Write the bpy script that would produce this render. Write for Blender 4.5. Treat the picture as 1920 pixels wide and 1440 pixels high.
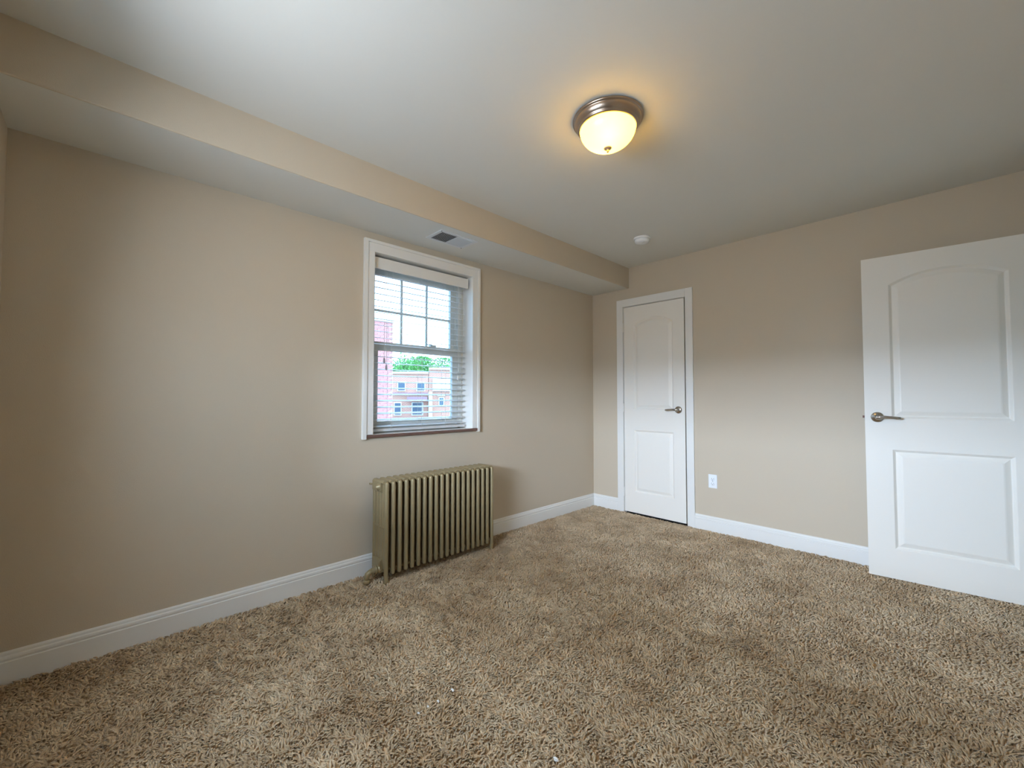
import bpy, bmesh, math, random
import numpy as np
from mathutils import Vector, Matrix
random.seed(7)
rng = np.random.default_rng(7)
SC = bpy.context.scene
for o in list(bpy.data.objects):
    bpy.data.objects.remove(o, do_unlink=True)
C = SC.collection

# ---------------------------------------------------------------- camera
CAM = Vector((2.6156, -3.7226, 1.1388))
YAW, PITCH, ROLL, FPX = -0.80379, 0.03233, 0.00073, 785.9
fw = Vector((math.sin(YAW) * math.cos(PITCH), math.cos(YAW) * math.cos(PITCH), math.sin(PITCH)))
rt = Vector((math.cos(YAW), -math.sin(YAW), 0))
up = rt.cross(fw)
r2 = rt * math.cos(ROLL) + up * math.sin(ROLL)
u2 = -rt * math.sin(ROLL) + up * math.cos(ROLL)
cd = bpy.data.cameras.new('camera')
cd.sensor_fit = 'HORIZONTAL'; cd.sensor_width = 36.0; cd.lens = FPX / 1920 * 36.0
cd.clip_start = 0.02; cd.clip_end = 500
co = bpy.data.objects.new('camera', cd); C.objects.link(co)
co.matrix_world = Matrix(((r2.x, u2.x, -fw.x, CAM.x), (r2.y, u2.y, -fw.y, CAM.y), (r2.z, u2.z, -fw.z, CAM.z), (0, 0, 0, 1)))
SC.camera = co

# ---------------------------------------------------------------- world, sun, daylight, exposure
SKY = 9.0
w = bpy.data.worlds.new('sky'); SC.world = w; w.use_nodes = True
bg = w.node_tree.nodes['Background']
bg.inputs[0].default_value = (0.33, 0.64, 1.0, 1); bg.inputs[1].default_value = SKY
sd = bpy.data.lights.new('sun', 'SUN'); sd.energy = 1.2; sd.angle = 0.03; sd.color = (1, 0.95, 0.88)
so = bpy.data.objects.new('sun', sd); C.objects.link(so)
so.rotation_euler = Vector((-0.62, -0.32, -0.80)).to_track_quat('-Z', 'Y').to_euler()


def area(name, loc, direction, sx, sy, power, color, portal=False, spread=180):
    d = bpy.data.lights.new(name, 'AREA'); d.shape = 'RECTANGLE'; d.size = sx; d.size_y = sy
    d.energy = power; d.color = color; d.spread = math.radians(spread)
    if portal: d.cycles.is_portal = True
    o = bpy.data.objects.new(name, d); C.objects.link(o); o.location = loc
    o.rotation_euler = Vector(direction).to_track_quat('-Z', 'Z').to_euler()
    return o


# daylight of the window in the wall behind the camera: added strip light shaped for the far-wall band, and an added fill light
area('back_window_strip', (1.45, -6.4, 1.70), (0, 1, 0), 3.0, 0.40, 590, (0.63, 0.78, 1.0))
area('back_window_fill', (1.45, -4.03, 1.79), (0, 1, -0.22), 0.98, 0.55, 16, (0.86, 0.92, 1.0), spread=160)
area('window_daylight', (-0.215, -2.065, 1.5), (1, 0, 0), 0.80, 1.15, 1, (1, 1, 1), portal=True)
SC.view_settings.view_transform = 'Standard'; SC.view_settings.look = 'None'
SC.view_settings.gamma = 1.0; SC.view_settings.use_curve_mapping = False
SC.view_settings.exposure = 0.26
SC.cycles.use_denoising = True
SC.cycles.max_bounces = 7; SC.cycles.diffuse_bounces = 5; SC.cycles.glossy_bounces = 3; SC.cycles.transparent_max_bounces = 12
SC.cycles.caustics_reflective = False; SC.cycles.caustics_refractive = False
SC.cycles.sample_clamp_indirect = 8.0

# ---------------------------------------------------------------- materials
MATS = {}


def srgb(r, g, b):
    f = lambda c: (c / 255 / 12.92) if c / 255 <= 0.04045 else ((c / 255 + 0.055) / 1.055) ** 2.4
    return (f(r), f(g), f(b), 1)


def mat(name, col, rough=0.5, metal=0.0, spec=0.5, bump=None, mottle=None, trans=0.0, emit=None):
    m = bpy.data.materials.new(name); m.use_nodes = True
    nt = m.node_tree; b = nt.nodes['Principled BSDF']
    b.inputs['Base Color'].default_value = col; b.inputs['Roughness'].default_value = rough
    b.inputs['Metallic'].default_value = metal; b.inputs['Specular IOR Level'].default_value = spec
    tc = nt.nodes.new('ShaderNodeTexCoord')
    if mottle:
        sc, amt = mottle
        n = nt.nodes.new('ShaderNodeTexNoise'); n.inputs['Scale'].default_value = sc; n.inputs['Detail'].default_value = 4
        nt.links.new(tc.outputs['Object'], n.inputs['Vector'])
        mx = nt.nodes.new('ShaderNodeMix'); mx.data_type = 'RGBA'
        mx.inputs[6].default_value = tuple(c * (1 - amt) for c in col[:3]) + (1,)
        mx.inputs[7].default_value = tuple(min(1, c * (1 + amt)) for c in col[:3]) + (1,)
        nt.links.new(n.outputs['Fac'], mx.inputs[0]); nt.links.new(mx.outputs[2], b.inputs['Base Color'])
    if bump:
        sc, st, dist = bump
        n = nt.nodes.new('ShaderNodeTexNoise'); n.inputs['Scale'].default_value = sc; n.inputs['Detail'].default_value = 3
        nt.links.new(tc.outputs['Object'], n.inputs['Vector'])
        bp = nt.nodes.new('ShaderNodeBump'); bp.inputs['Strength'].default_value = st; bp.inputs['Distance'].default_value = dist
        nt.links.new(n.outputs['Fac'], bp.inputs['Height']); nt.links.new(bp.outputs['Normal'], b.inputs['Normal'])
    if trans:
        t = nt.nodes.new('ShaderNodeBsdfTranslucent'); t.inputs[0].default_value = col
        mx = nt.nodes.new('ShaderNodeMixShader'); mx.inputs[0].default_value = trans
        nt.links.new(b.outputs[0], mx.inputs[1]); nt.links.new(t.outputs[0], mx.inputs[2])
        nt.links.new(mx.outputs[0], nt.nodes['Material Output'].inputs[0])
    if emit:
        b.inputs['Emission Color'].default_value = emit[0]; b.inputs['Emission Strength'].default_value = emit[1]
    MATS[name] = m
    return m


mat('wall_paint', srgb(205, 191, 170), 0.55, spec=0.3, bump=(260, 0.25, 0.002), mottle=(1.3, 0.02))
mat('ceiling_paint', srgb(226, 225, 219), 0.7, spec=0.2, bump=(70, 0.12, 0.002), mottle=(2.0, 0.015))
mat('trim_white', srgb(235, 233, 228), 0.35, spec=0.4)
mat('door_white', srgb(240, 235, 226), 0.4, spec=0.4, bump=(180, 0.06, 0.001))
mat('vinyl', srgb(222, 220, 212), 0.4)
mat('slat_white', srgb(244, 244, 244), 0.35, trans=0.45)
mat('cord_white', srgb(232, 230, 224), 0.8)
mat('tassel_grey', srgb(150, 145, 150), 0.6)
mat('nickel', srgb(196, 190, 182), 0.22, metal=1.0)
mat('brushed_nickel', srgb(178, 160, 144), 0.30, metal=1.0, bump=(400, 0.05, 0.001))
mat('finial_glow_tint', srgb(226, 186, 146), 0.4, metal=0.5)  # warm glow of the lamp bowl put into the finial's colour
mat('dark_tip', srgb(92, 66, 58), 0.35, metal=0.7)
mat('sill_wood', srgb(112, 84, 74), 0.5, mottle=(18, 0.25))
mat('radiator_paint', srgb(156, 139, 104), 0.34, metal=0.25, spec=0.5, bump=(120, 0.08, 0.001), mottle=(14, 0.12))
mat('plastic_white', srgb(240, 243, 246), 0.35)
mat('slot_dark', srgb(60, 56, 54), 0.6)
mat('vent_white', srgb(222, 224, 226), 0.45)
mat('duct_shadow', srgb(52, 54, 58), 0.8)
mat('gap_shadow', srgb(40, 34, 30), 0.9)  # near-black colour painting the shadow in the closet and door gaps
mat('hinge_metal', srgb(170, 165, 158), 0.35, metal=0.9)
mat('lint', srgb(245, 243, 240), 0.9)
mat('bracket_dark', srgb(46, 36, 24), 0.6)
mat('blocker_fabric', srgb(235, 236, 236), 0.9, trans=0.4)
mat('asphalt', srgb(140, 138, 134), 0.9)
mat('stone_white', srgb(200, 190, 178), 0.7)
mat('porch_purple', srgb(140, 100, 104), 0.7)
mat('window_grey', srgb(70, 80, 92), 0.2)
mat('bark', srgb(96, 76, 60), 0.9)
mat('leaf_green', srgb(92, 136, 66), 0.6, mottle=(0.9, 0.45), trans=0.3)
mat('brick_piece', srgb(176, 110, 102), 0.85, mottle=(1.7, 0.22))
mat('mortar', srgb(214, 200, 196), 0.9)


def brick_mat(name, c1, c2, mortar, scale):
    m = bpy.data.materials.new(name); m.use_nodes = True; nt = m.node_tree; b = nt.nodes['Principled BSDF']
    tc = nt.nodes.new('ShaderNodeTexCoord'); sx = nt.nodes.new('ShaderNodeSeparateXYZ'); cx = nt.nodes.new('ShaderNodeCombineXYZ')
    ad = nt.nodes.new('ShaderNodeMath'); ad.operation = 'ADD'
    nt.links.new(tc.outputs['Object'], sx.inputs[0]); nt.links.new(sx.outputs[0], ad.inputs[0]); nt.links.new(sx.outputs[1], ad.inputs[1])
    nt.links.new(ad.outputs[0], cx.inputs[0]); nt.links.new(sx.outputs[2], cx.inputs[1])
    t = nt.nodes.new('ShaderNodeTexBrick'); t.inputs['Scale'].default_value = scale
    t.inputs['Color1'].default_value = c1; t.inputs['Color2'].default_value = c2; t.inputs['Mortar'].default_value = mortar
    t.inputs['Mortar Size'].default_value = 0.02; t.inputs['Brick Width'].default_value = 0.215; t.inputs['Row Height'].default_value = 0.075
    nt.links.new(cx.outputs[0], t.inputs['Vector']); nt.links.new(t.outputs['Color'], b.inputs['Base Color'])
    b.inputs['Roughness'].default_value = 0.9
    MATS[name] = m


brick_mat('brick_red', srgb(178, 112, 104), srgb(164, 98, 94), srgb(196, 172, 162), 1.0)
brick_mat('brick_orange', srgb(172, 102, 78), srgb(160, 92, 74), srgb(182, 138, 118), 1.0)


def glass_mat():
    m = bpy.data.materials.new('pane_glass'); m.use_nodes = True; nt = m.node_tree
    nt.nodes.remove(nt.nodes['Principled BSDF'])
    tr = nt.nodes.new('ShaderNodeBsdfTransparent'); tr.inputs[0].default_value = (0.97, 0.98, 0.98, 1)
    gl = nt.nodes.new('ShaderNodeBsdfGlossy'); gl.inputs['Roughness'].default_value = 0.02
    fr = nt.nodes.new('ShaderNodeFresnel'); fr.inputs[0].default_value = 1.35
    mx = nt.nodes.new('ShaderNodeMixShader')
    nt.links.new(fr.outputs[0], mx.inputs[0]); nt.links.new(tr.outputs[0], mx.inputs[1]); nt.links.new(gl.outputs[0], mx.inputs[2])
    nt.links.new(mx.outputs[0], nt.nodes['Material Output'].inputs[0]); MATS['pane_glass'] = m


glass_mat()


def lamp_glass():
    m = bpy.data.materials.new('lamp_glass'); m.use_nodes = True; nt = m.node_tree
    b = nt.nodes['Principled BSDF']; b.inputs['Base Color'].default_value = (0.5, 0.36, 0.12, 1); b.inputs['Roughness'].default_value = 0.25
    b.inputs['Emission Color'].default_value = (1.0, 0.60, 0.04, 1); b.inputs['Emission Strength'].default_value = 6.5
    t = nt.nodes.new('ShaderNodeBsdfTranslucent'); t.inputs[0].default_value = (0.9, 0.7, 0.22, 1)
    mx = nt.nodes.new('ShaderNodeAddShader')
    nt.links.new(b.outputs[0], mx.inputs[0]); nt.links.new(t.outputs[0], mx.inputs[1])
    nt.links.new(mx.outputs[0], nt.nodes['Material Output'].inputs[0]); MATS['lamp_glass'] = m


lamp_glass()


def carpet_mat(name, with_attr):
    m = bpy.data.materials.new(name); m.use_nodes = True; nt = m.node_tree; b = nt.nodes['Principled BSDF']
    b.inputs['Roughness'].default_value = 0.95; b.inputs['Specular IOR Level'].default_value = 0.1
    b.inputs['Sheen Weight'].default_value = 0.25; b.inputs['Sheen Roughness'].default_value = 0.5
    tc = nt.nodes.new('ShaderNodeTexCoord')
    n1 = nt.nodes.new('ShaderNodeTexNoise'); n1.inputs['Scale'].default_value = 3.2; n1.inputs['Detail'].default_value = 5; n1.inputs['Roughness'].default_value = 0.65
    n2 = nt.nodes.new('ShaderNodeTexNoise'); n2.inputs['Scale'].default_value = 60; n2.inputs['Detail'].default_value = 2
    for n in (n1, n2): nt.links.new(tc.outputs['Object'], n.inputs['Vector'])
    r = nt.nodes.new('ShaderNodeValToRGB'); r.color_ramp.elements[0].position = 0.36; r.color_ramp.elements[1].position = 0.66
    r.color_ramp.elements[0].color = srgb(203, 173, 135); r.color_ramp.elements[1].color = srgb(240, 215, 180)
    nt.links.new(n1.outputs['Fac'], r.inputs[0])
    mx = nt.nodes.new('ShaderNodeMix'); mx.data_type = 'RGBA'; mx.blend_type = 'MULTIPLY'; mx.inputs[0].default_value = 0.5
    rr = nt.nodes.new('ShaderNodeValToRGB'); rr.color_ramp.elements[0].color = (0.80, 0.78, 0.75, 1); rr.color_ramp.elements[1].color = (1.10, 1.10, 1.10, 1)
    src = n2.outputs['Fac']
    if with_attr:
        a = nt.nodes.new('ShaderNodeAttribute'); a.attribute_name = 'tuft'; src = a.outputs['Fac']
    nt.links.new(src, rr.inputs[0]); nt.links.new(r.outputs[0], mx.inputs[6]); nt.links.new(rr.outputs[0], mx.inputs[7])
    nt.links.new(mx.outputs[2], b.inputs['Base Color'])
    MATS[name] = m


carpet_mat('carpet_backing', False); carpet_mat('carpet_yarn', True)


# ---------------------------------------------------------------- mesh helpers
class MB:
    def __init__(s): s.v = []; s.f = []; s.mi = []; s.sm = []; s.cur = 0; s.smooth = False

    def add(s, vs, fs, smooth=None):
        k = len(s.v); s.v += [tuple(p) for p in vs]
        for f in fs:
            s.f.append(tuple(i + k for i in f)); s.mi.append(s.cur); s.sm.append(s.smooth if smooth is None else smooth)
        return s

    def box(s, x0, x1, y0, y1, z0, z1, b=0.0):
        x0, x1 = min(x0, x1), max(x0, x1); y0, y1 = min(y0, y1), max(y0, y1); z0, z1 = min(z0, z1), max(z0, z1)
        bm = bmesh.new(); bmesh.ops.create_cube(bm, size=1)
        for v in bm.verts: v.co = ((x0 + x1) / 2 + v.co.x * (x1 - x0), (y0 + y1) / 2 + v.co.y * (y1 - y0), (z0 + z1) / 2 + v.co.z * (z1 - z0))
        if b > 0: bmesh.ops.bevel(bm, geom=list(bm.edges), offset=b, segments=2, profile=0.7, affect='EDGES')
        bm.verts.index_update()
        s.add([v.co[:] for v in bm.verts], [[v.index for v in f.verts] for f in bm.faces]); bm.free()
        return s

    def lathe(s, prof, n=48, M=None, close=False):
        """prof: list of (r, z) around +z axis"""
        vs = []; fs = []; rows = []
        for r, z in prof:
            if r < 1e-6: rows.append([len(vs)]); vs.append((0, 0, z))
            else:
                rows.append(list(range(len(vs), len(vs) + n)))
                vs += [(r * math.cos(2 * math.pi * i / n), r * math.sin(2 * math.pi * i / n), z) for i in range(n)]
        for a, b in zip(rows, rows[1:]):
            for i in range(n):
                j = (i + 1) % n
                if len(a) == 1 and len(b) == 1: continue
                if len(a) == 1: fs.append((a[0], b[j], b[i]))
                elif len(b) == 1: fs.append((a[i], a[j], b[0]))
                else: fs.append((a[i], a[j], b[j], b[i]))
        if M is not None: vs = [(M @ Vector(p))[:] for p in vs]
        return s.add(vs, fs, True)

    def tube(s, pts, rad, n=10, sx=1.0, caps=True):
        """sweep along pts; rad float or list; elliptical factor sx sideways"""
        pts = [Vector(p) for p in pts]; m = len(pts)
        rad = rad if isinstance(rad, (list, tuple)) else [rad] * m
        vs = []; fs = []
        ref = Vector((0, 0, 1)); d0 = (pts[1] - pts[0]).normalized()
        if abs(d0.dot(ref)) > 0.9: ref = Vector((0, 1, 0))
        for i, p in enumerate(pts):
            d = (pts[min(i + 1, m - 1)] - pts[max(i - 1, 0)]).normalized()
            a = d.cross(ref).normalized(); b = a.cross(d).normalized()
            for k in range(n):
                t = 2 * math.pi * k / n
                vs.append((p + a * (rad[i] * sx * math.cos(t)) + b * (rad[i] * math.sin(t)))[:])
        for i in range(m - 1):
            for k in range(n):
                fs.append((i * n + k, i * n + (k + 1) % n, (i + 1) * n + (k + 1) % n, (i + 1) * n + k))
        if caps: fs.append(tuple(range(n))[::-1]); fs.append(tuple((m - 1) * n + k for k in range(n)))
        return s.add(vs, fs, True)

    def cyl(s, p0, p1, r, n=16): return s.tube([p0, p1], r, n)

    def extrude(s, poly, axis, a0, a1):
        """poly: list of 2-D points, extruded along axis 'x'|'y'|'z' from a0 to a1"""
        def P(q, a):
            return (a, q[0], q[1]) if axis == 'x' else (q[0], a, q[1]) if axis == 'y' else (q[0], q[1], a)
        n = len(poly); vs = [P(q, a0) for q in poly] + [P(q, a1) for q in poly]
        fs = [(i, (i + 1) % n, n + (i + 1) % n, n + i) for i in range(n)] + [tuple(range(n))[::-1], tuple(range(n, 2 * n))]
        return s.add(vs, fs)

    def build(s, name, mats, parent=None, recalc=True, autosmooth=None):
        me = bpy.data.meshes.new(name); me.from_pydata(s.v, [], s.f); me.update()
        mats = mats if isinstance(mats, (list, tuple)) else [mats]
        for m in mats: me.materials.append(MATS[m])
        me.polygons.foreach_set('material_index', s.mi); me.polygons.foreach_set('use_smooth', s.sm)
        if recalc:
            bm = bmesh.new(); bm.from_mesh(me); bmesh.ops.remove_doubles(bm, verts=bm.verts, dist=1e-6)
            bmesh.ops.recalc_face_normals(bm, faces=bm.faces); bm.to_mesh(me); bm.free()
        o = bpy.data.objects.new(name, me); C.objects.link(o)
        if parent is not None: o.parent = parent
        return o


def tag(o, label=None, cat=None, group=None, kind=None):
    if label: o['label'] = label
    if cat: o['category'] = cat
    if group: o['group'] = group
    if kind: o['kind'] = kind
    return o


def empty(name, loc=(0, 0, 0), rz=0.0):
    o = bpy.data.objects.new(name, None); C.objects.link(o); o.location = loc; o.rotation_euler = (0, 0, rz)
    o.empty_display_size = 0.05
    return o


def share(o, name, parent, loc):
    c = o.copy(); c.name = name; C.objects.link(c); c.parent = parent; c.location = loc
    return c


# ---------------------------------------------------------------- room shell
XR, YB, ZC, ZS, WS, HB = 3.05, -4.04, 2.432, 2.230, 0.4345, 0.131
WY0, WY1, WZ0, WZ1 = -2.475, -1.648, 0.893, 2.100          # window opening
CX0, CX1, CZ1 = 0.370, 1.001, 2.045                         # closet opening
TO = 0.24


def S(name, mb, m, label, cat, parent=None):
    o = mb.build(name, m, parent); tag(o, label, cat, kind='structure'); return o


S('floor', MB().box(-0.0, XR, YB, 0.0, -0.06, 0.0), 'carpet_backing', 'beige carpeted floor of the empty bedroom', 'floor')
S('ceiling', MB().box(-TO, XR + 0.1, YB - TO, 0.12, ZC, ZC + 0.12), 'ceiling_paint', 'flat off-white painted ceiling with the lamp', 'ceiling')
wl = MB()
wl.box(-TO, 0, YB - TO, WY0 - 0.011, -0.06, ZC); wl.box(-TO, 0, WY1 + 0.011, 0.12, -0.06, ZC)
wl.box(-TO, 0, WY0 - 0.011, WY1 + 0.011, -0.06, WZ0 - 0.02); wl.box(-TO, 0, WY0 - 0.011, WY1 + 0.011, WZ1 + 0.012, ZC)
S('wall_left', wl, 'wall_paint', 'tan painted wall with the window and radiator', 'wall')
wf = MB()
wf.box(0, CX0 - 0.018, 0, 0.12, -0.06, ZC); wf.box(CX1 + 0.018, XR + 0.1, 0, 0.12, -0.06, ZC); wf.box(CX0 - 0.018, CX1 + 0.018, 0, 0.12, CZ1 + 0.018, ZC)
S('wall_far', wf, 'wall_paint', 'tan painted wall with the narrow closet door', 'wall')
# right wall with the doorway the open door belongs to, and a bit of hallway behind it
DY0, DY1 = -0.885, -0.098
wr = MB()
wr.box(XR, XR + 0.1, DY1, 0, -0.06, ZC); wr.box(XR, XR + 0.1, YB - TO, DY0, -0.06, ZC); wr.box(XR, XR + 0.1, DY0, DY1, 2.06, ZC)
S('wall_right', wr, 'wall_paint', 'tan painted wall with the doorway at the right', 'wall')
hl = MB()
hl.box(XR + 0.1, XR + 1.2, -1.6, -1.5, -0.06, ZC); hl.box(XR + 0.1, XR + 1.2, 0.5, 0.6, -0.06, ZC); hl.box(XR + 1.2, XR + 1.3, -1.6, 0.6, -0.06, ZC)
hl.box(XR + 0.1, XR + 1.3, -1.6, 0.6, ZC, ZC + 0.1); hl.box(XR, XR + 1.3, -1.6, 0.6, -0.08, -0.005)
S('wall_hall', hl, 'wall_paint', 'tan hallway shell beyond the open doorway', 'wall')
# back wall with the second window (behind the camera)
BX0, BX1, BZ0, BZ1 = 0.95, 1.95, 0.95, 2.08
wb = MB()
wb.box(-TO, BX0, YB - TO, YB, -0.06, ZC); wb.box(BX1, XR + 0.1, YB - TO, YB, -0.06, ZC)
wb.box(BX0, BX1, YB - TO, YB, -0.06, BZ0); wb.box(BX0, BX1, YB - TO, YB, BZ1, ZC)
S('wall_back', wb, 'wall_paint', 'tan painted wall with a second window, opposite the closet', 'wall')
# closet interior shell behind the closet door
cl = MB()
cl.box(CX0 - 0.1, CX0 - 0.018, 0.12, 0.7, -0.06, 2.3); cl.box(CX1 + 0.018, CX1 + 0.1, 0.12, 0.7, -0.06, 2.3)
cl.box(CX0 - 0.1, CX1 + 0.1, 0.7, 0.78, -0.06, 2.3); cl.box(CX0 - 0.1, CX1 + 0.1, 0.12, 0.78, 2.22, 2.3); cl.box(CX0 - 0.1, CX1 + 0.1, 0.0, 0.78, -0.08, -0.01)
S('wall_closet', cl, 'gap_shadow', 'closet interior behind the closed narrow door, shadow painted in dark', 'wall')
# soffit: tan face, white underside
sf = MB(); bm = bmesh.new()
e = 0.006
prof = [(0, ZS), (WS - e, ZS), (WS - e * 0.3, ZS + e * 0.3), (WS, ZS + e), (WS, ZC), (0, ZC)]
n = len(prof)
vs = [(x, YB, z) for x, z in prof] + [(x, 0, z) for x, z in prof]
for i in range(n):
    sf.cur = 0 if i == 0 else 1
    sf.add(vs, [(i, (i + 1) % n, n + (i + 1) % n, n + i)])
S('soffit', sf, ['ceiling_paint', 'wall_paint'], 'boxed soffit along the window wall, white underside and tan face', 'soffit')

# baseboards
BBP = [(0, 0), (0.016, 0), (0.016, 0.092), (0.0125, 0.0945), (0.0125, 0.097), (0.0145, 0.104), (0.0135, 0.112), (0.0085, 0.1165), (0.0085, 0.119), (0.0075, 0.125), (0.0035, HB), (0, HB)]


def baseboard(name, a, b, normal, label):
    """run from a to b (xy), profile thickness along normal"""
    a = Vector((a[0], a[1], 0)); b = Vector((b[0], b[1], 0)); nn = Vector((normal[0], normal[1], 0))
    k = len(BBP); vs = [(a + nn * t + Vector((0, 0, z)))[:] for t, z in BBP] + [(b + nn * t + Vector((0, 0, z)))[:] for t, z in BBP]
    fs = [(i, (i + 1) % k, k + (i + 1) % k, k + i) for i in range(k)] + [tuple(range(k))[::-1], tuple(range(k, 2 * k))]
    return S(name, MB().add(vs, fs), 'trim_white', label, 'baseboard')


baseboard('baseboard_left', (0, YB), (0, 0), (1, 0), 'white moulded baseboard along the window wall behind the radiator')
baseboard('baseboard_corner', (0.0, 0), (0.301, 0), (0, -1), 'short white baseboard between the room corner and closet casing')
baseboard('baseboard_far', (1.067, 0), (XR, 0), (0, -1), 'white baseboard from closet casing to behind the open door')
baseboard('baseboard_right', (XR, YB), (XR, DY0 - 0.08), (-1, 0), 'white baseboard along the wall with the open doorway')
baseboard('baseboard_back', (0, YB), (XR, YB), (0, 1), 'white baseboard under the second window')

# ---------------------------------------------------------------- carpet pile
def vnoise(x, y, cell, seed):
    g = np.random.default_rng(seed).random((64, 64))
    u = x / cell; v = y / cell; i = np.floor(u).astype(int); j = np.floor(v).astype(int); a = u - i; b = v - j
    a = a * a * (3 - 2 * a); b = b * b * (3 - 2 * b); G = lambda p, q: g[p % 64, q % 64]
    return (G(i, j) * (1 - a) + G(i + 1, j) * a) * (1 - b) + (G(i, j + 1) * (1 - a) + G(i + 1, j + 1) * a) * b


def carpet():
    P = []
    for step, d0, d1 in ((0.0090, 0.0, 2.3), (0.0100, 2.3, 9.0)):
        gx = np.arange(0.018, XR - 0.004, step); gy = np.arange(YB + 0.02, -0.018, step)
        X, Y = np.meshgrid(gx, gy); X = X.ravel() + rng.uniform(-0.5, 0.5, X.size) * step; Y = Y.ravel() + rng.uniform(-0.5, 0.5, Y.size) * step
        d = np.hypot(X - CAM.x, Y - CAM.y); k = (d >= d0) & (d < d1)
        P.append(np.stack([X[k], Y[k], np.full(k.sum(), step)], 1))
    P = np.concatenate(P); x, y, st = P.T; N = len(P)
    ang = 2 * np.pi * (0.9 * vnoise(x, y, 0.30, 1) + 1.1 * vnoise(x, y, 0.026, 2)) + rng.normal(0, 0.5, N)
    lean = (0.45 + 0.75 * vnoise(x, y, 0.021, 3)) * rng.uniform(0.7, 1.25, N)
    h = (0.0080 + 0.0050 * vnoise(x, y, 0.024, 4) + 0.003 * vnoise(x, y, 0.22, 5)) * rng.uniform(0.85, 1.15, N)
    r = st * rng.uniform(0.40, 0.52, N)
    dx = np.cos(ang) * lean * 0.016; dy = np.sin(ang) * lean * 0.016
    ph = rng.uniform(0, 2 * np.pi, N)
    V = np.zeros((N, 9, 3))
    for k in range(3):
        t = ph + k * 2.0944
        V[:, k] = np.stack([x + r * np.cos(t), y + r * np.sin(t), np.full(N, -0.001)], 1)
        t2 = t + 0.5
        V[:, 3 + k] = np.stack([x + dx * 0.35 + r * np.cos(t2), y + dy * 0.35 + r * np.sin(t2), h * 0.75], 1)
        t3 = t + 1.0
        V[:, 6 + k] = np.stack([x + dx + 0.62 * r * np.cos(t3), y + dy + 0.62 * r * np.sin(t3), h + 0.2 * r * np.sin(t3 * 2)], 1)
    F4 = np.array([[0, 1, 4, 3], [1, 2, 5, 4], [2, 0, 3, 5], [3, 4, 7, 6], [4, 5, 8, 7], [5, 3, 6, 8]]); F3 = np.array([[6, 7, 8]])
    off = (np.arange(N) * 9)[:, None, None]
    q = (F4[None] + off).reshape(N, 24); t = (F3[None] + off).reshape(N, 3)
    loops = np.concatenate([q, t], 1).ravel()
    tot = np.tile([4, 4, 4, 4, 4, 4, 3], N); start = np.concatenate([[0], np.cumsum(tot)[:-1]])
    me = bpy.data.meshes.new('carpet_pile'); me.vertices.add(N * 9); me.vertices.foreach_set('co', V.ravel())
    me.loops.add(len(loops)); me.loops.foreach_set('vertex_index', loops.astype(np.int32))
    me.polygons.add(N * 7); me.polygons.foreach_set('loop_start', start.astype(np.int32)); me.polygons.foreach_set('loop_total', tot.astype(np.int32))
    me.polygons.foreach_set('use_smooth', np.ones(N * 7, dtype=bool))
    me.update(calc_edges=True)
    a = me.attributes.new('tuft', 'FLOAT', 'POINT'); a.data.foreach_set('value', np.repeat(rng.random(N), 9).astype(np.float32))
    me.materials.append(MATS['carpet_yarn'])
    o = bpy.data.objects.new('carpet_pile', me); C.objects.link(o)
    tag(o, 'beige brushed cut-pile carpet covering the whole floor', 'carpet', kind='stuff')


carpet()

# ---------------------------------------------------------------- window: casing, sill, jamb, frame, sashes
win = tag(empty('window_1', (0, -2.06, WZ0)), 'white double-hung window with gridded upper sash above the radiator', 'window', kind='structure')
IW = Matrix.Translation((0, 2.06, -WZ0))


def part(mb, name, m, parent=win, off=(0, 2.06, -WZ0)):
    mb.v = [(x + off[0], y + off[1], z + off[2]) for x, y, z in mb.v]
    return mb.build(name, m, parent)


OY0, OY1, OZ1, OZ0 = -2.546, -1.577, 2.178, 0.868
# casing profile: thick outer back band, flatter inner part
part(MB().box(0, 0.024, OY0, OY0 + 0.026, OZ0, OZ1, 0.003).box(0, 0.017, OY0 + 0.024, WY0 + 0.002, WZ0 + 0.004, OZ1 - 0.02, 0.003), 'side_casing', 'trim_white')
part(MB().box(0, 0.024, OY1 - 0.022, OY1, OZ0, OZ1, 0.003).box(0, 0.017, WY1 - 0.002, OY1 - 0.02, WZ0 + 0.004, OZ1 - 0.02, 0.003), 'side_casing', 'trim_white')
part(MB().box(0, 0.0242, OY0 + 0.0005, OY1 - 0.0005, OZ1 - 0.020, OZ1, 0.003).box(0, 0.0175, OY0 + 0.024, OY1 - 0.02, WZ1, OZ1 - 0.018, 0.003), 'head_casing', 'trim_white')
# sill: painted top, bare brown front edge
part(MB().box(-0.115, 0.016, WY0, WY1, WZ0 - 0.012, WZ0 + 0.003), 'window_sill', 'trim_white')
tag(part(MB().box(0, 0.020, OY0 + 0.027, OY1 - 0.023, 0.876, WZ0 + 0.002, 0.001), 'sill_nosing', 'sill_wood'), 'bare brown wood front edge of the sill')
# recess lining
part(MB().box(-0.115, 0.002, WY0 - 0.01, WY0, WZ0, WZ1), 'jamb_lining', 'trim_white')
part(MB().box(-0.115, 0.002, WY1, WY1 + 0.01, WZ0, WZ1), 'jamb_lining', 'trim_white')
part(MB().box(-0.115, 0.002, WY0, WY1, WZ1, WZ1 + 0.01), 'head_lining', 'trim_white')
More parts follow.
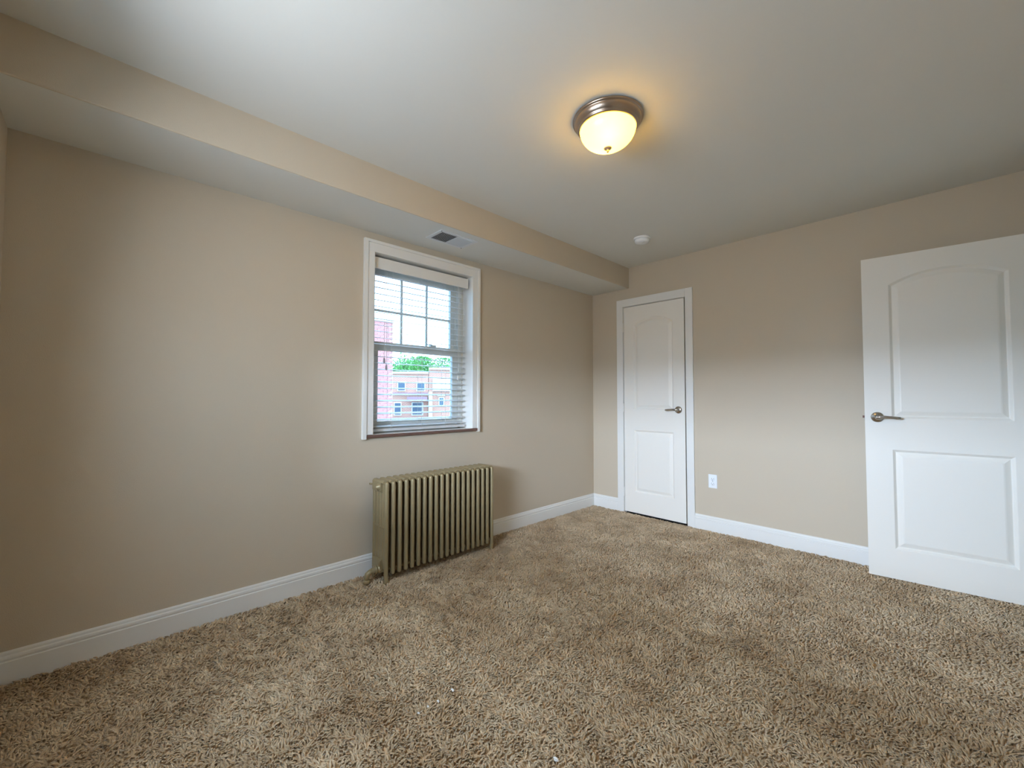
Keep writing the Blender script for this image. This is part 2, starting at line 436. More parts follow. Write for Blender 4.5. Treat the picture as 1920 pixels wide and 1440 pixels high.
# frame (master frame) at x -0.115..-0.22
FY0, FY1 = WY0, WY1 - 0.006
fr = MB()
fr.box(-0.215, -0.115, WY0 - 0.02, FY0 + 0.045, WZ0 - 0.01, WZ1 + 0.012); fr.box(-0.215, -0.115, FY1 - 0.045, WY1 + 0.02, WZ0 - 0.01, WZ1 + 0.012)
fr.box(-0.215, -0.115, FY0, FY1, WZ1 - 0.05, WZ1 + 0.012); fr.box(-0.215, -0.115, FY0, FY1, WZ0 - 0.015, WZ0 + 0.03)
for yy in (FY0 + 0.045, FY1 - 0.045):
    fr.box(-0.150, -0.142, yy - 0.012, yy + 0.012, WZ0 + 0.03, WZ1 - 0.05)
fr.box(-0.1145, -0.109, FY1 - 0.020, FY1 - 0.012, WZ0, WZ1)
part(fr, 'window_frame', 'vinyl')


def sash(name, x0, x1, y0, y1, z0, z1, sw, top, bot):
    m = MB()
    m.box(x0, x1, y0, y0 + sw, z0, z1, 0.002); m.box(x0, x1, y1 - sw, y1, z0, z1, 0.002)
    m.box(x0, x1, y0 + sw, y1 - sw, z1 - top, z1, 0.002); m.box(x0, x1, y0 + sw, y1 - sw, z0, z0 + bot, 0.002)
    o = part(m, name, 'vinyl')
    g = MB().box((x0 + x1) / 2 - 0.003, (x0 + x1) / 2 + 0.003, y0 + sw - 0.004, y1 - sw + 0.004, z0 + bot - 0.004, z1 - top + 0.004)
    part(g, 'pane', 'pane_glass', o)
    return o


SY0, SY1 = FY0 + 0.046, FY1 - 0.046
us = sash('upper_sash', -0.190, -0.158, SY0, SY1, 1.478, WZ1 - 0.051, 0.042, 0.042, 0.05)
ls = sash('lower_sash', -0.150, -0.118, SY0, SY1, WZ0 + 0.031, 1.528, 0.050, 0.058, 0.05)
gz = 1.757; gy0, gy1 = SY0 + 0.042, SY1 - 0.042
part(MB().box(-0.178, -0.168, gy0, gy1, gz - 0.008, gz + 0.008), 'muntin', 'vinyl', us)
for k in (1, 2):
    yy = gy0 + (gy1 - gy0) * k / 3
    part(MB().box(-0.1785, -0.1685, yy - 0.008, yy + 0.008, 1.528, WZ1 - 0.093), 'muntin', 'vinyl', us)
part(MB().box(-0.150, -0.120, -1.95, -1.90, 1.528, 1.542, 0.004).box(-0.140, -0.126, -1.99, -1.93, 1.540, 1.547, 0.003), 'sash_lock', 'vinyl', ls)

# ---------------------------------------------------------------- window blind
BY0, BY1 = -2.462, -1.668
bl = tag(empty('window_blind', (-0.06, -2.06, 0.9)), 'white faux-wood horizontal blind hanging open inside the window', 'blind')
boff = (0.06, 2.06, -0.9)
BP = lambda mb, nm, m, par=bl: part(mb, nm, m, par, boff)
BP(MB().box(-0.034, -0.020, BY0, BY1, 2.007, 2.084, 0.003).box(-0.09, -0.022, BY1 - 0.006, BY1, 2.012, 2.080), 'valance', 'trim_white')
BP(MB().box(-0.100, -0.045, BY0 + 0.01, BY1 - 0.01, 2.030, 2.090), 'headrail', 'vinyl')
PITCHZ, TILT, SWID = 0.0432, math.radians(10.0), 0.050
XS = -0.080
prof = []
ns = 5
for i in range(ns):
    t = (i / (ns - 1) - 0.5); prof.append((t * SWID, 0.0020 * (1 - 4 * t * t) + 0.0011))
for i in reversed(range(ns)):
    t = (i / (ns - 1) - 0.5); prof.append((t * SWID, 0.0020 * (1 - 4 * t * t) - 0.0011))
rot = [(x * math.cos(TILT) + z * math.sin(TILT), -x * math.sin(TILT) + z * math.cos(TILT)) for x, z in prof]
slat_proto = None
z = 1.073
while z + PITCHZ < 1.995: z += PITCHZ
zs_list = []
while z > 0.935: zs_list.append(z); z -= PITCHZ
for zz in zs_list:
    loc = (XS + 0.06, 0, zz - 0.9)
    if slat_proto is None:
        slat_proto = MB().extrude(rot, 'y', BY0 + 0.004 + 2.06, BY1 - 0.004 + 2.06).build('slat', 'slat_white', bl); slat_proto.location = loc
    else: share(slat_proto, 'slat', bl, loc)
BP(MB().box(XS - 0.025, XS + 0.027, BY0 + 0.003, BY1 - 0.002, 0.908, 0.926, 0.004), 'bottom_rail', 'slat_white')
for yy in (-2.312, -2.068, -1.858):
    for xx in (XS - 0.0265, XS + 0.0265):
        BP(MB().cyl((xx, yy, 0.916), (xx, yy, 2.03), 0.0011, 6), 'ladder_cord', 'cord_white')
for nm, yy, zt, m in (('lift_cord', -2.378, 1.405, 'tassel_grey'), ('lift_cord', -2.362, 1.360, 'tassel_grey'), ('tilt_cord', -1.752, 1.375, 'cord_white'), ('tilt_cord', -1.760, 1.308, 'cord_white')):
    c = BP(MB().cyl((-0.030, yy, zt), (-0.030, yy, 2.03), 0.0012, 6), nm, 'cord_white')
    BP(MB().lathe([(0, 0), (0.0065, 0.002), (0.0075, 0.010), (0.006, 0.026), (0.003, 0.036), (0, 0.037)], 12, Matrix.Translation((-0.030, yy, zt - 0.034))), 'tassel', m, c)

# ---------------------------------------------------------------- radiator
NSEC, RP = 20, 0.0449
RY0 = -2.478
rad = tag(empty('radiator', (0.14, -2.05, 0)), 'bronze-painted cast-iron column radiator under the window', 'radiator')
XB, XF, RZ0, RZ1 = 0.050, 0.232, 0.055, 0.628          # back, front, bottom, top


def section(legs):
    m = MB(); hw = 0.0125
    cols = 5; xs = [XB + 0.0135, XF - 0.134, XF - 0.097, XF - 0.060, XF - 0.0135]
    for i, x in enumerate(xs):
        a = 0.0135 if i in (0, cols - 1) else 0.0115; b = hw * (0.96 if i in (0, cols - 1) else 0.52)
        ztop = RZ1 - 0.004 if i not in (0, cols - 1) else RZ1 - 0.010
        zb = RZ0 + (0.0 if i in (0, cols - 1) else 0.02)
        if legs and i in (0, cols - 1): zb = 0.0
        # rounded-rectangle tube with a domed end
        ring = []
        for k in range(14):
            t = 2 * math.pi * k / 14; ct, st = math.cos(t), math.sin(t)
            ring.append((math.copysign(abs(ct) ** 0.75, ct), math.copysign(abs(st) ** 0.75, st)))
        levels = [(zb, 0.72), (zb + 0.004, 0.95), (zb + 0.012, 1.0), (ztop - 0.014, 1.0), (ztop - 0.006, 0.93), (ztop - 0.001, 0.7), (ztop, 0.3)]
        if legs and i in (0, cols - 1): levels = [(0.0, 1.15), (0.012, 1.12), (0.03, 1.0)] + levels[3:]
        vs = []; fs = []
        for zz, sc in levels: vs += [(x + a * sc * u, b * sc * v, zz) for u, v in ring]
        for l in range(len(levels) - 1):
            for k in range(14): fs.append((l * 14 + k, l * 14 + (k + 1) % 14, (l + 1) * 14 + (k + 1) % 14, (l + 1) * 14 + k))
        fs += [tuple(range(14))[::-1], tuple((len(levels) - 1) * 14 + k for k in range(14))]
        m.add(vs, fs, True)
    m.box(XB + 0.022, XF - 0.020, -0.0035, 0.0035, RZ0 + 0.03, RZ1 - 0.03)
    # top header, bottom header and the middle web that tie the columns together
    def header(z0, z1, w, x0, x1):
        pr = [(-w, z0 + 0.006), (-w * 0.7, z0), (w * 0.7, z0), (w, z0 + 0.006), (w, z1 - 0.012), (w * 0.75, z1 - 0.004), (w * 0.35, z1), (-w * 0.35, z1), (-w * 0.75, z1 - 0.004), (-w, z1 - 0.012)]
        m.extrude(pr, 'x', x0, x1)
    header(RZ1 - 0.075, RZ1 - 0.003, 0.0205, XB + 0.018, XF - 0.052)
    header(RZ1 - 0.022, RZ1 - 0.004, 0.0195, XF - 0.054, XF - 0.022)
    header(RZ0 + 0.01, RZ0 + 0.085, 0.0185, XB + 0.020, XF - 0.055)
    header(0.33, 0.345, 0.008, XB + 0.01, XF - 0.012)
    return m


proto_leg = section(True).build('section', 'radiator_paint', rad)
proto = section(False).build('section', 'radiator_paint', rad)
first = True
for k in range(NSEC):
    loc = (-0.14, RY0 + k * RP + 2.05, 0)
    if k == 0: proto_leg.location = loc
    elif k == NSEC - 1: share(proto_leg, 'section', rad, loc)
    elif k == 1: proto.location = loc
    else: share(proto, 'section', rad, loc)
roff = (-0.14, 2.05, 0)
RPt = lambda mb, nm, m='radiator_paint': part(mb, nm, m, rad, roff)
xm = 0.118
for zz in (RZ1 - 0.045, RZ0 + 0.05):
    RPt(MB().cyl((xm, RY0, zz), (xm, RY0 + RP * (NSEC - 1), zz), 0.021, 16), 'nipple')
# plug, supply bushing, valve elbow and stub pipe at the left end
My = lambda x, y, z: Matrix.Translation((x, y, z)) @ Matrix.Rotation(math.radians(90), 4, 'X')
RPt(MB().lathe([(0.024, -0.006), (0.024, 0.010), (0.018, 0.014), (0.018, 0.016), (0.0105, 0.018), (0.0105, 0.026), (0, 0.027)], 20, My(0.150, RY0 - 0.012, RZ1 - 0.045)), 'plug')
RPt(MB().tube([(XB + 0.020, RY0 - 0.006, RZ1 - 0.040), (XB + 0.012, RY0 - 0.026, RZ1 - 0.038), (XB + 0.004, RY0 - 0.034, RZ1 - 0.036)], 0.006, 8), 'air_vent')
zb = 0.078
RPt(MB().lathe([(0.028, -0.004), (0.028, 0.010), (0.022, 0.012), (0.022, 0.020), (0.027, 0.021), (0.027, 0.029), (0.017, 0.030), (0.017, 0.05), (0, 0.05)], 20, My(0.150, RY0 - 0.010, zb)), 'bushing')
RPt(MB().tube([(0.150, RY0 - 0.050, zb), (0.148, RY0 - 0.068, zb - 0.004), (0.146, RY0 - 0.082, zb - 0.016), (0.145, RY0 - 0.088, zb - 0.036), (0.145, RY0 - 0.088, -0.002)], [0.015, 0.016, 0.018, 0.016, 0.014], 14), 'elbow')
RPt(MB().lathe([(0.0, 0.0), (0.022, 0), (0.022, 0.016), (0.018, 0.020), (0, 0.020)], 8, Matrix.Translation((0.145, RY0 - 0.088, 0.012))), 'union_nut')
RPt(MB().lathe([(0.024, -0.006), (0.024, 0.010), (0.014, 0.014), (0.014, 0.024), (0, 0.025)], 16, Matrix.Translation((0.150, RY0 + RP * (NSEC - 1) + 0.012, 0.205)) @ Matrix.Rotation(math.radians(-90), 4, 'X')), 'plug')

# ---------------------------------------------------------------- doors
def outline(u0, u1, z0, z1, rise, t, n=28):
    u0, u1, z0 = u0 + t, u1 - t, z0 + t
    pts = [(u0, z0), (u1, z0)]
    if rise <= 0: return pts + [(u1, z1 - t), (u0, z1 - t)]
    h = (u1 - u0 + 2 * t) / 2; R = (h * h + rise * rise) / (2 * rise); uc = (u0 + u1) / 2; zc = z1 + rise - R; R -= t
    for i in range(n + 1):
        u = u1 + (u0 - u1) * i / n
        pts.append((u, zc + math.sqrt(R * R - (u - uc) ** 2)))
    return pts


PROF = [(0.0, 0.0), (0.002, 0.0006), (0.014, 0.0124), (0.0165, 0.0130), (0.019, 0.0124), (0.041, 0.0028), (0.047, 0.0016)]


def make_door(root, W, H, T, panels):
    """local: x along the width, front face at y=0 looking to -y, back at y=T, z up from the door's bottom"""
    bm = bmesh.new()
    for side in (0, 1):
        y = 0 if side == 0 else T
        loops = [[(0, 0), (W, 0), (W, H), (0, H)]] + [outline(*p, 0.0) for p in panels]
        edges = []
        for lp in loops:
            vv = [bm.verts.new((u, y, zz)) for u, zz in lp]
            edges += [bm.edges.new((vv[i], vv[(i + 1) % len(vv)])) for i in range(len(vv))]
        bmesh.ops.triangle_fill(bm, use_beauty=True, use_dissolve=False, edges=edges, normal=(0, -1, 0))
    c = [(0, 0), (W, 0), (W, H), (0, H)]
    for i in range(4):
        a, b = c[i], c[(i + 1) % 4]
        bm.faces.new([bm.verts.new((a[0], 0, a[1])), bm.verts.new((b[0], 0, b[1])), bm.verts.new((b[0], T, b[1])), bm.verts.new((a[0], T, a[1]))])
    bmesh.ops.remove_doubles(bm, verts=bm.verts, dist=1e-6); bmesh.ops.recalc_face_normals(bm, faces=bm.faces)
    me = bpy.data.meshes.new('slab'); bm.to_mesh(me); bm.free(); me.materials.append(MATS['door_white'])
    o = bpy.data.objects.new('slab', me); C.objects.link(o); o.parent = root
    for p in panels:
        m = MB()
        for side in (0, 1):
            sg = 1 if side == 0 else -1; y0 = 0 if side == 0 else T
            L = [[(u, y0 + sg * d, zz) for u, zz in outline(*p, t)] for t, d in PROF]
            k = len(L[0]); vs = sum(L, []); fs = []
            for l in range(len(L) - 1):
                for i in range(k): fs.append((l * k + i, l * k + (i + 1) % k, (l + 1) * k + (i + 1) % k, (l + 1) * k + i))
            fs.append(tuple((len(L) - 1) * k + i for i in range(k)))
            m.add(vs, fs)
        m.build('panel', 'door_white', root)


def make_lever(root, x, z, direction, T, side=-1):
    """rosette and lever on the face y=0 (side -1) or y=T (side +1); lever points along direction in x"""
    y0 = 0 if side < 0 else T
    M = Matrix.Translation((x, y0, z)) @ Matrix.Rotation(math.radians(90 if side < 0 else -90), 4, 'X')
    h = MB().lathe([(0.033, 0.0), (0.033, 0.004), (0.031, 0.008), (0.026, 0.011), (0.018, 0.0125), (0.013, 0.016), (0.0115, 0.030), (0.012, 0.046), (0.009, 0.051), (0, 0.052)], 32, M).build('handle', 'nickel', root)
    s = side; d = direction; ya = y0 + s * 0.044
    pts = [(x - d * 0.006, ya, z), (x + d * 0.010, ya, z + 0.001), (x + d * 0.035, ya + s * 0.003, z + 0.003), (x + d * 0.062, ya + s * 0.001, z + 0.001), (x + d * 0.088, ya - s * 0.004, z - 0.002), (x + d * 0.106, ya - s * 0.008, z - 0.003), (x + d * 0.112, ya - s * 0.009, z - 0.003)]
    MB().tube(pts, [0.0095, 0.011, 0.0088, 0.0082, 0.0086, 0.0080, 0.004], 14, 0.75).build('lever', 'nickel', h)


PAN = lambda u0, u1: [(u0, u1, 0.188, 0.803, 0.0), (u0, u1, 1.000, 1.842, 0.068)]
# closet door (closed)
DX0, DX1 = CX0 + 0.005, CX1 - 0.015
cd1 = tag(empty('door_1', (DX0, -0.001, 0.020)), 'narrow white two-panel closet door, closed, beside the room corner', 'door', kind='structure')
make_door(cd1, DX1 - DX0, 2.020, 0.035, [(0.104, 0.505, 0.198, 0.803, 0.0), (0.104, 0.505, 1.004, 1.832, 0.066)])
make_lever(cd1, DX1 - DX0 - 0.060, 1.008, -1, 0.035)
for hz in (1.82, 1.02, 0.19):
    MB().cyl((-0.004, -0.006, hz - 0.045), (-0.004, -0.006, hz + 0.045), 0.0055, 10).build('hinge', 'trim_white', cd1)
cs = tag(empty('trim_1', (CX0, 0, 0)), 'white casing around the narrow closet door', 'door casing', kind='structure')
co_ = (-CX0, 0, 0)


def casing_leg(x0, x1, z1):
    return MB().box(x0, x1, -0.016, 0, 0, z1, 0.003)


part(casing_leg(0.301, CX0 - 0.001, 2.121), 'side_casing', 'trim_white', cs, co_)
part(casing_leg(CX1 + 0.001, 1.067, 2.121), 'side_casing', 'trim_white', cs, co_)
part(MB().box(CX0 - 0.001, CX1 + 0.001, -0.016, 0, CZ1 + 0.002, 2.121, 0.003), 'head_casing', 'trim_white', cs, co_)
part(MB().box(CX0 - 0.018, CX0, 0, 0.12, 0, CZ1 + 0.018), 'jamb', 'trim_white', cs, co_)
part(MB().box(CX1, CX1 + 0.018, 0, 0.12, 0, CZ1 + 0.018), 'jamb', 'trim_white', cs, co_)
part(MB().box(CX0, CX1, 0, 0.12, CZ1, CZ1 + 0.018), 'head_jamb', 'trim_white', cs, co_)
part(MB().box(CX0, CX0 + 0.01, 0.038, 0.05, 0, CZ1).box(CX1 - 0.01, CX1, 0.038, 0.05, 0, CZ1).box(CX0, CX1, 0.038, 0.05, CZ1 - 0.01, CZ1), 'door_stop', 'gap_shadow', cs, co_)  # stop coloured dark, painting the shadow of the door gap

# entry door, swung open against the far wall
od = tag(empty('door_2', (2.2415, -0.1751, 0.0115), 0.0958), 'wide white two-panel door swung open against the far wall', 'door', kind='structure')
make_door(od, 0.762, 2.032, 0.035, [(0.129, 0.633, 0.184, 0.803, 0.0), (0.129, 0.633, 0.998, 1.846, 0.070)])
make_lever(od, 0.062, 1.004, 1, 0.035); make_lever(od, 0.062, 1.004, 1, 0.035, 1)
tag(MB().box(-0.011, 0.002, 0.010, 0.025, 0.997, 1.012, 0.002).build('latch_bolt', 'dark_tip', od), 'small dark latch bolt at the door edge')
MB().box(-0.0012, 0.001, 0.006, 0.029, 0.975, 1.033).build('latch_plate', 'hinge_metal', od)
for hz in (1.83, 1.02, 0.2):
    MB().cyl((0.766, 0.0, hz - 0.045), (0.766, 0.0, hz + 0.045), 0.006, 10).build('hinge', 'hinge_metal', od)
c2 = tag(empty('trim_2', (XR, DY0, 0)), 'white casing around the doorway of the open door', 'door casing', kind='structure')
c2o = (-XR, -DY0, 0)
part(MB().box(XR - 0.016, XR, DY0 - 0.07, DY0, 0, 2.13, 0.003), 'side_casing', 'trim_white', c2, c2o)
part(MB().box(XR - 0.016, XR, DY1, DY1 + 0.07, 0, 2.13, 0.003), 'side_casing', 'trim_white', c2, c2o)
part(MB().box(XR - 0.016, XR, DY0, DY1, 2.06, 2.13, 0.003), 'head_casing', 'trim_white', c2, c2o)

# ---------------------------------------------------------------- ceiling lamp
LX, LY = 1.550, -2.080
lp = tag(empty('ceiling_lamp', (LX, LY, ZC)), 'lit flush-mount ceiling lamp with frosted glass bowl and nickel ring', 'ceiling lamp')
MB().lathe([(0.120, -0.0005), (0.156, -0.0005), (0.160, -0.004), (0.160, -0.009), (0.156, -0.013), (0.152, -0.014), (0.152, -0.018), (0.148, -0.028), (0.141, -0.038), (0.138, -0.040), (0.138, -0.044), (0.134, -0.050), (0.129, -0.053), (0.126, -0.051), (0.126, -0.044)], 72).build('pan', 'brushed_nickel', lp)
gp = [(0.1275, -0.046)]
for i in range(1, 17):
    t = math.pi / 2 * i / 16; gp.append((0.1275 * math.cos(t) ** 0.9 if i < 16 else 0.0, -0.046 - 0.092 * math.sin(t)))
gb = MB().lathe(gp, 64).build('glass_bowl', 'lamp_glass', lp, recalc=True)
MB().lathe([(0.016, -0.132), (0.0185, -0.1375), (0.0175, -0.1400), (0.009, -0.1425), (0.0045, -0.1455), (0.0055, -0.149), (0.006, -0.153), (0.0035, -0.158), (0, -0.159)], 24).build('finial', 'finial_glow_tint', lp)
for k, (bx, by) in enumerate(((-0.045, 0.018), (0.030, -0.040))):
    bd = bpy.data.lights.new('bulb', 'POINT'); bd.energy = 0.4; bd.color = (1.0, 0.86, 0.62); bd.shadow_soft_size = 0.028
    bo = bpy.data.objects.new('bulb', bd); C.objects.link(bo); bo.parent = lp; bo.location = (bx, by, -0.072)

# ---------------------------------------------------------------- smoke detector, vent, outlet
sdt = tag(empty('smoke_detector', (0.930, -0.635, ZC)), 'small round white smoke detector on the ceiling', 'smoke detector')
MB().lathe([(0.0, -0.0003), (0.066, -0.0003), (0.067, -0.004), (0.066, -0.014), (0.060, -0.016)], 40).build('base', 'plastic_white', sdt)
MB().lathe([(0.056, -0.012), (0.059, -0.019), (0.058, -0.030), (0.053, -0.037), (0.040, -0.040), (0.0, -0.041)], 40).build('cover', 'plastic_white', sdt)
MB().lathe([(0.0, -0.0405), (0.010, -0.0405), (0.010, -0.0425), (0, -0.043)], 16, Matrix.Translation((0.018, -0.018, 0))).build('test_button', 'plastic_white', sdt)

VX0, VX1, VY0, VY1 = 0.198, 0.338, -2.165, -1.908
vt = tag(empty('ceiling_vent', ((VX0 + VX1) / 2, (VY0 + VY1) / 2, ZS)), 'white louvred air register on the underside of the soffit', 'air vent')
vo = (-(VX0 + VX1) / 2, -(VY0 + VY1) / 2, -ZS)
VP = lambda mb, nm, m, par=vt: part(mb, nm, m, par, vo)
fl = 0.024
f_ = MB()
f_.box(VX0 - fl, VX0, VY0 - fl, VY1 + fl, ZS - 0.005, ZS, 0.0015); f_.box(VX1, VX1 + fl, VY0 - fl, VY1 + fl, ZS - 0.005, ZS, 0.0015)
f_.box(VX0, VX1, VY0 - fl, VY0, ZS - 0.005, ZS, 0.0015); f_.box(VX0, VX1, VY1, VY1 + fl, ZS - 0.005, ZS, 0.0015)
VP(f_, 'flange', 'vent_white')
vm = (VY0 + VY1) / 2
VP(MB().box(VX0, VX1, vm - 0.003, vm + 0.003, ZS - 0.006, ZS - 0.001), 'divider', 'vent_white')
VP(MB().box(VX0, VX1, VY0, VY1, ZS - 0.0012, ZS - 0.0004), 'duct_shadow_plate', 'duct_shadow')  # flat dark sheet painting the shadow inside the duct
for half, (a, b, tilt) in enumerate(((VY0, vm - 0.003, 1), (vm + 0.003, VY1, -1))):
    p0 = None; nn = 11
    for i in range(nn):
        yy = a + (b - a) * (i + 0.5) / nn
        if p0 is None:
            if tilt < 0: q = [(0.0002, 0), (0.0014, 0), (0.0050, -0.005), (0.0038, -0.005)]
            else: q = [(0.0045, 0), (0.0057, 0), (-0.0045, -0.005), (-0.0057, -0.005)]
            p0 = MB().extrude(q, 'x', VX0 + vo[0], VX1 + vo[0]).build('louvre', 'vent_white', vt); p0.location = (0, yy + vo[1], -0.0008)
        else: share(p0, 'louvre', vt, (0, yy + vo[1], -0.0008))
for sx_, sy_ in ((VX0 - 0.012, VY1 + 0.012), (VX1 + 0.012, VY0 - 0.012)):
    VP(MB().lathe([(0, -0.0065), (0.004, -0.006), (0.0045, -0.0045), (0, -0.0044)], 12, Matrix.Translation((sx_, sy_, ZS))), 'screw', 'slot_dark')

ot = tag(empty('wall_outlet', (1.2175, 0, 0.4285)), 'white duplex power outlet low on the far wall', 'outlet')
MB().box(-0.035, 0.035, -0.006, 0, -0.057, 0.057, 0.0025).build('cover_plate', 'plastic_white', ot)
for sg in (1, -1):
    r_ = MB().lathe([(0.0, -0.0003), (0.0165, -0.0003), (0.0165, 0.0025), (0.0155, 0.0035), (0, 0.0035)], 24, Matrix.Translation((0, -0.006, sg * 0.0195)) @ Matrix.Rotation(math.radians(90), 4, 'X')).build('receptacle', 'plastic_white', ot)
    for dx_ in (-0.0062, 0.0062): MB().box(dx_ - 0.001, dx_ + 0.001, -0.0100, -0.0093, sg * 0.0195 + 0.000, sg * 0.0195 + 0.008).build('slot', 'slot_dark', r_)
    MB().cyl((0, -0.0093, sg * 0.0195 - 0.007), (0, -0.0101, sg * 0.0195 - 0.007), 0.0026, 10).build('slot', 'slot_dark', r_)
MB().lathe([(0, 0), (0.003, 0), (0.0028, 0.001), (0, 0.0013)], 10, Matrix.Translation((0, -0.006, 0)) @ Matrix.Rotation(math.radians(90), 4, 'X')).build('screw', 'slot_dark', ot)

# ---------------------------------------------------------------- small white flecks on the carpet
def floor_pt(px, py):
    v = fw + rt * ((px - 960) / FPX) - up * ((py - 720) / FPX)
    t = (0.010 - CAM.z) / v.z
    return CAM + v * t


FL = [((785, 1337), 0.0065, 'small white fleck on the carpet, nearest the camera in the row of three'), ((803, 1325), 0.006, 'small white fleck on the carpet, middle of the row of three'),
      ((822, 1315), 0.007, 'small white fleck on the carpet, far end of the row of three'), ((849, 1294), 0.009, 'pale fleck on the carpet beyond the row of three'),
      ((1043, 1424), 0.010, 'pale fleck on the carpet at the bottom edge of the picture')]
for (px, py), r, lab in FL:
    q = floor_pt(px, py); bm = bmesh.new(); bmesh.ops.create_icosphere(bm, subdivisions=2, radius=r)
    for v in bm.verts: v.co = Vector((v.co.x * random.uniform(0.8, 1.2), v.co.y * random.uniform(0.5, 0.8), v.co.z * 0.45 * random.uniform(0.7, 1.3)))
    me = bpy.data.meshes.new('carpet_fleck'); bm.to_mesh(me); bm.free(); me.materials.append(MATS['lint'])
    o = bpy.data.objects.new('carpet_fleck', me); C.objects.link(o); o.location = (q.x, q.y, 0.0105)
    tag(o, lab, 'fleck', 'white flecks on the carpet')

# ---------------------------------------------------------------- second window (behind the camera) with an added panel that cuts its light
w2 = tag(empty('window_2', ((BX0 + BX1) / 2, YB, BZ0)), 'second window with an added light-cutting panel in the wall opposite the closet', 'window', kind='structure')
w2o = (-(BX0 + BX1) / 2, -YB, -BZ0)
W2 = lambda mb, nm, m: part(mb, nm, m, w2, w2o)
for a, b in ((BX0 - 0.07, BX0), (BX1, BX1 + 0.07)): W2(MB().box(a, b, YB, YB + 0.02, BZ0 - 0.03, BZ1 + 0.07, 0.003), 'side_casing', 'trim_white')
W2(MB().box(BX0, BX1, YB, YB + 0.02, BZ1, BZ1 + 0.07, 0.003), 'head_casing', 'trim_white')
W2(MB().box(BX0, BX1, YB - 0.12, YB + 0.02, BZ0 - 0.03, BZ0, 0.003), 'window_sill', 'trim_white')
for a, b in ((BX0, BX0 + 0.05), (BX1 - 0.05, BX1)): W2(MB().box(a, b, YB - 0.2, YB - 0.12, BZ0, BZ1), 'frame_stile', 'vinyl')
W2(MB().box(BX0 + 0.05, BX1 - 0.05, YB - 0.2, YB - 0.12, BZ1 - 0.05, BZ1), 'frame_rail', 'vinyl')
W2(MB().box(BX0 + 0.05, BX1 - 0.05, YB - 0.2, YB - 0.12, BZ0, BZ0 + 0.05), 'frame_rail', 'vinyl')
BLOCKER_Z = 1.50
W2(MB().box(BX0 + 0.004, BX1 - 0.004, YB - 0.10, YB - 0.098, BLOCKER_Z, BZ1), 'light_blocker', 'blocker_fabric')  # unseen panel added to cut the top of the incoming daylight

# ---------------------------------------------------------------- outside: brick building, row houses, trees, ground
S('ground', MB().box(-140, 60, -90, 130, -5.3, -5.0), 'asphalt', 'pale street level outside the window', 'ground')


def heading(px, dist):
    a = math.atan((px - 960) / FPX) + YAW
    return Vector((CAM.x + dist * math.sin(a), CAM.y + dist * math.cos(a), 0))


# near red-brick building: face x = NX, right corner at y = NY, parapet at z = NZ
NX, NY, NZ = -9.75, 2.86, 3.55
nb = tag(empty('brick_building', (NX - 3, NY - 4, -5.0)), 'red brick building wall at the left of the window view', 'building')
no = (-(NX - 3), -(NY - 4), 5.0)
part(MB().box(NX - 6, NX, NY - 8, NY, -5.0, NZ), 'wall', 'brick_red', nb, no)
part(MB().box(NX - 6.02, NX + 0.05, NY - 8, NY + 0.05, NZ, NZ + 0.09), 'coping', 'stone_white', nb, no)
bw, bh, joint = 0.203, 0.063, 0.012
bp_ = None; cnt = 0
for row in range(60):
    zz = NZ - 0.05 - row * 0.075
    for k in range(5):
        yy = NY - 0.11 - k * 0.215 - (0.1075 if row % 2 else 0)
        loc = (NX + no[0], yy + no[1], zz + no[2])
        if bp_ is None:
            bp_ = MB().box(-0.01, 0.012, -bw / 2, bw / 2, -bh / 2, bh / 2, 0.003).build('brick', 'brick_piece', nb); bp_.location = loc
        else: share(bp_, 'brick', nb, loc)

# row houses, parallel to the street beyond
def house(px0, px1, dist, ztop, label, wins, extra):
    pa, pb = heading(728, dist), heading(905, dist); ud = (pb - pa).normalized()
    def on(px):
        q = heading(px, 1.0) - Vector((CAM.x, CAM.y, 0)); o2 = Vector((CAM.x, CAM.y, 0)) - pa
        t = (q.x * o2.y - q.y * o2.x) / (q.x * ud.y - q.y * ud.x)
        return pa + ud * t
    a, b = on(px0), on(px1)
    L = (b - a).length; ang = math.atan2(b.y - a.y, b.x - a.x)
    h = tag(empty('row_house', (a.x, a.y, -5.0), ang), label, 'house')
    Hh = ztop + 5.0
    # local x along the facade, front at y=0 looking towards -y (our window)
    MB().box(0, L, 0, 8, 0, Hh).build('wall', 'brick_orange', h)
    MB().box(0.0, L, -0.12, 8, Hh, Hh + 0.16).build('fascia', 'stone_white', h)
    for (x0, x1, z0, z1) in wins:
        f = MB().box(x0 - 0.07, x1 + 0.07, -0.06, 0.02, z0 + 5 - 0.07, z1 + 5 + 0.07).build('window', 'stone_white', h)
        MB().box(x0, x1, -0.075, -0.05, z0 + 5, z1 + 5).build('pane', 'window_grey', f)
    for nm, x0, x1, y0, z0, z1, m in extra:
        MB().box(x0, x1, y0, 0.02, z0 + 5, z1 + 5).build(nm, m, h)
    return h


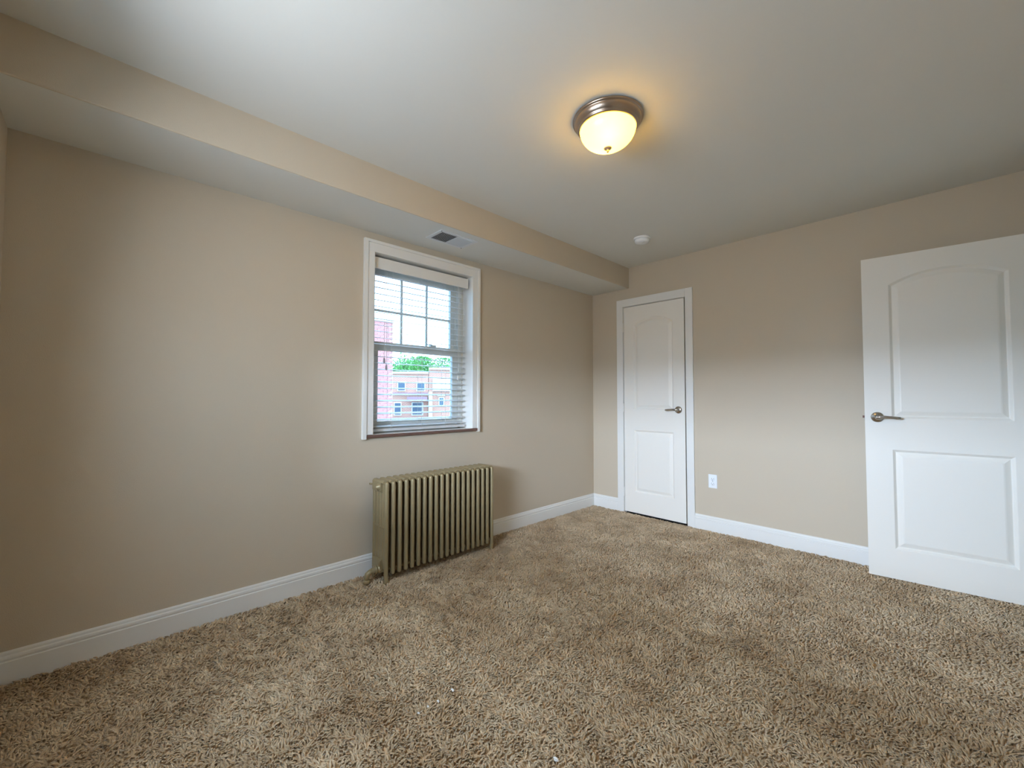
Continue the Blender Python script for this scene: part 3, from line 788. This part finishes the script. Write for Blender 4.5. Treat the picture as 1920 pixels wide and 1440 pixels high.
D = 34.0
house(728, 803, D, 3.0, 'orange brick row house with a porch roof in the window view', [(0.75, 1.25, 1.7, 2.3), (2.2, 2.75, 1.7, 2.3), (1.85, 2.6, -0.2, 0.7), (0.5, 0.95, -0.2, 0.7)],
      [('cornice', 0.3, 3.1, -0.25, 1.42, 1.52, 'porch_purple'), ('porch_roof', 1.5, 3.0, -1.2, 0.95, 1.2, 'porch_purple'), ('porch_railing', 0.3, 3.1, -1.2, -0.75, -0.45, 'porch_purple')])
house(803.8, 905, D, 3.35, 'orange brick row house with a white corner post in the window view', [(0.85, 1.15, 0.55, 1.1), (1.9, 2.4, 0.4, 1.2), (3.0, 3.5, 0.4, 1.2)],
      [('corner_post', 0.0, 0.28, -0.3, -5.0, 1.6, 'stone_white'), ('sign_band', 0.3, 4.3, -0.15, 1.65, 2.6, 'stone_white'), ('window_arch', 0.7, 1.3, -0.1, 1.25, 1.4, 'stone_white'), ('sill_band', 0.3, 4.3, -0.1, -0.65, -0.5, 'stone_white')])


def tree(px, dist, ztop, rx, rz, seed, label):
    c = heading(px, dist); t = tag(empty('tree', (c.x, c.y, -5.0)), label, 'tree', 'trees beyond the row houses')
    MB().tube([(0, 0, 0), (0.1, 0, 4), (0, 0.1, ztop + 5 - rz * 0.8)], [0.3, 0.22, 0.1], 8).build('trunk', 'bark', t)
    g = np.random.default_rng(seed); n = 4200; m = MB()
    cl = g.normal(0, 0.45, (14, 3)); vs = []; fs = []
    for i in range(n):
        k = cl[g.integers(14)]; q = k + g.normal(0, 0.26, 3); q = q / max(1.0, np.linalg.norm(q))
        p = np.array([q[0] * rx, q[1] * rx, ztop + 5 - rz + q[2] * rz])
        a = g.normal(0, 1, 3); a /= np.linalg.norm(a); b = np.cross(a, g.normal(0, 1, 3)); b /= np.linalg.norm(b)
        s_ = g.uniform(0.10, 0.24); j = len(vs)
        vs += [tuple(p - a * s_), tuple(p + b * s_ * 0.5), tuple(p + a * s_), tuple(p - b * s_ * 0.5)]; fs.append((j, j + 1, j + 2, j + 3))
    m.add(vs, fs); m.build('foliage', 'leaf_green', t, recalc=False)


tree(752, 52, 6.5, 2.7, 2.7, 1, 'leafy green tree next to the brick building in the window view')
tree(790, 60, 6.9, 2.9, 2.9, 2, 'leafy green tree in the middle of the window view')
tree(830, 68, 7.5, 3.3, 3.2, 3, 'leafy green tree at the right side of the window view')
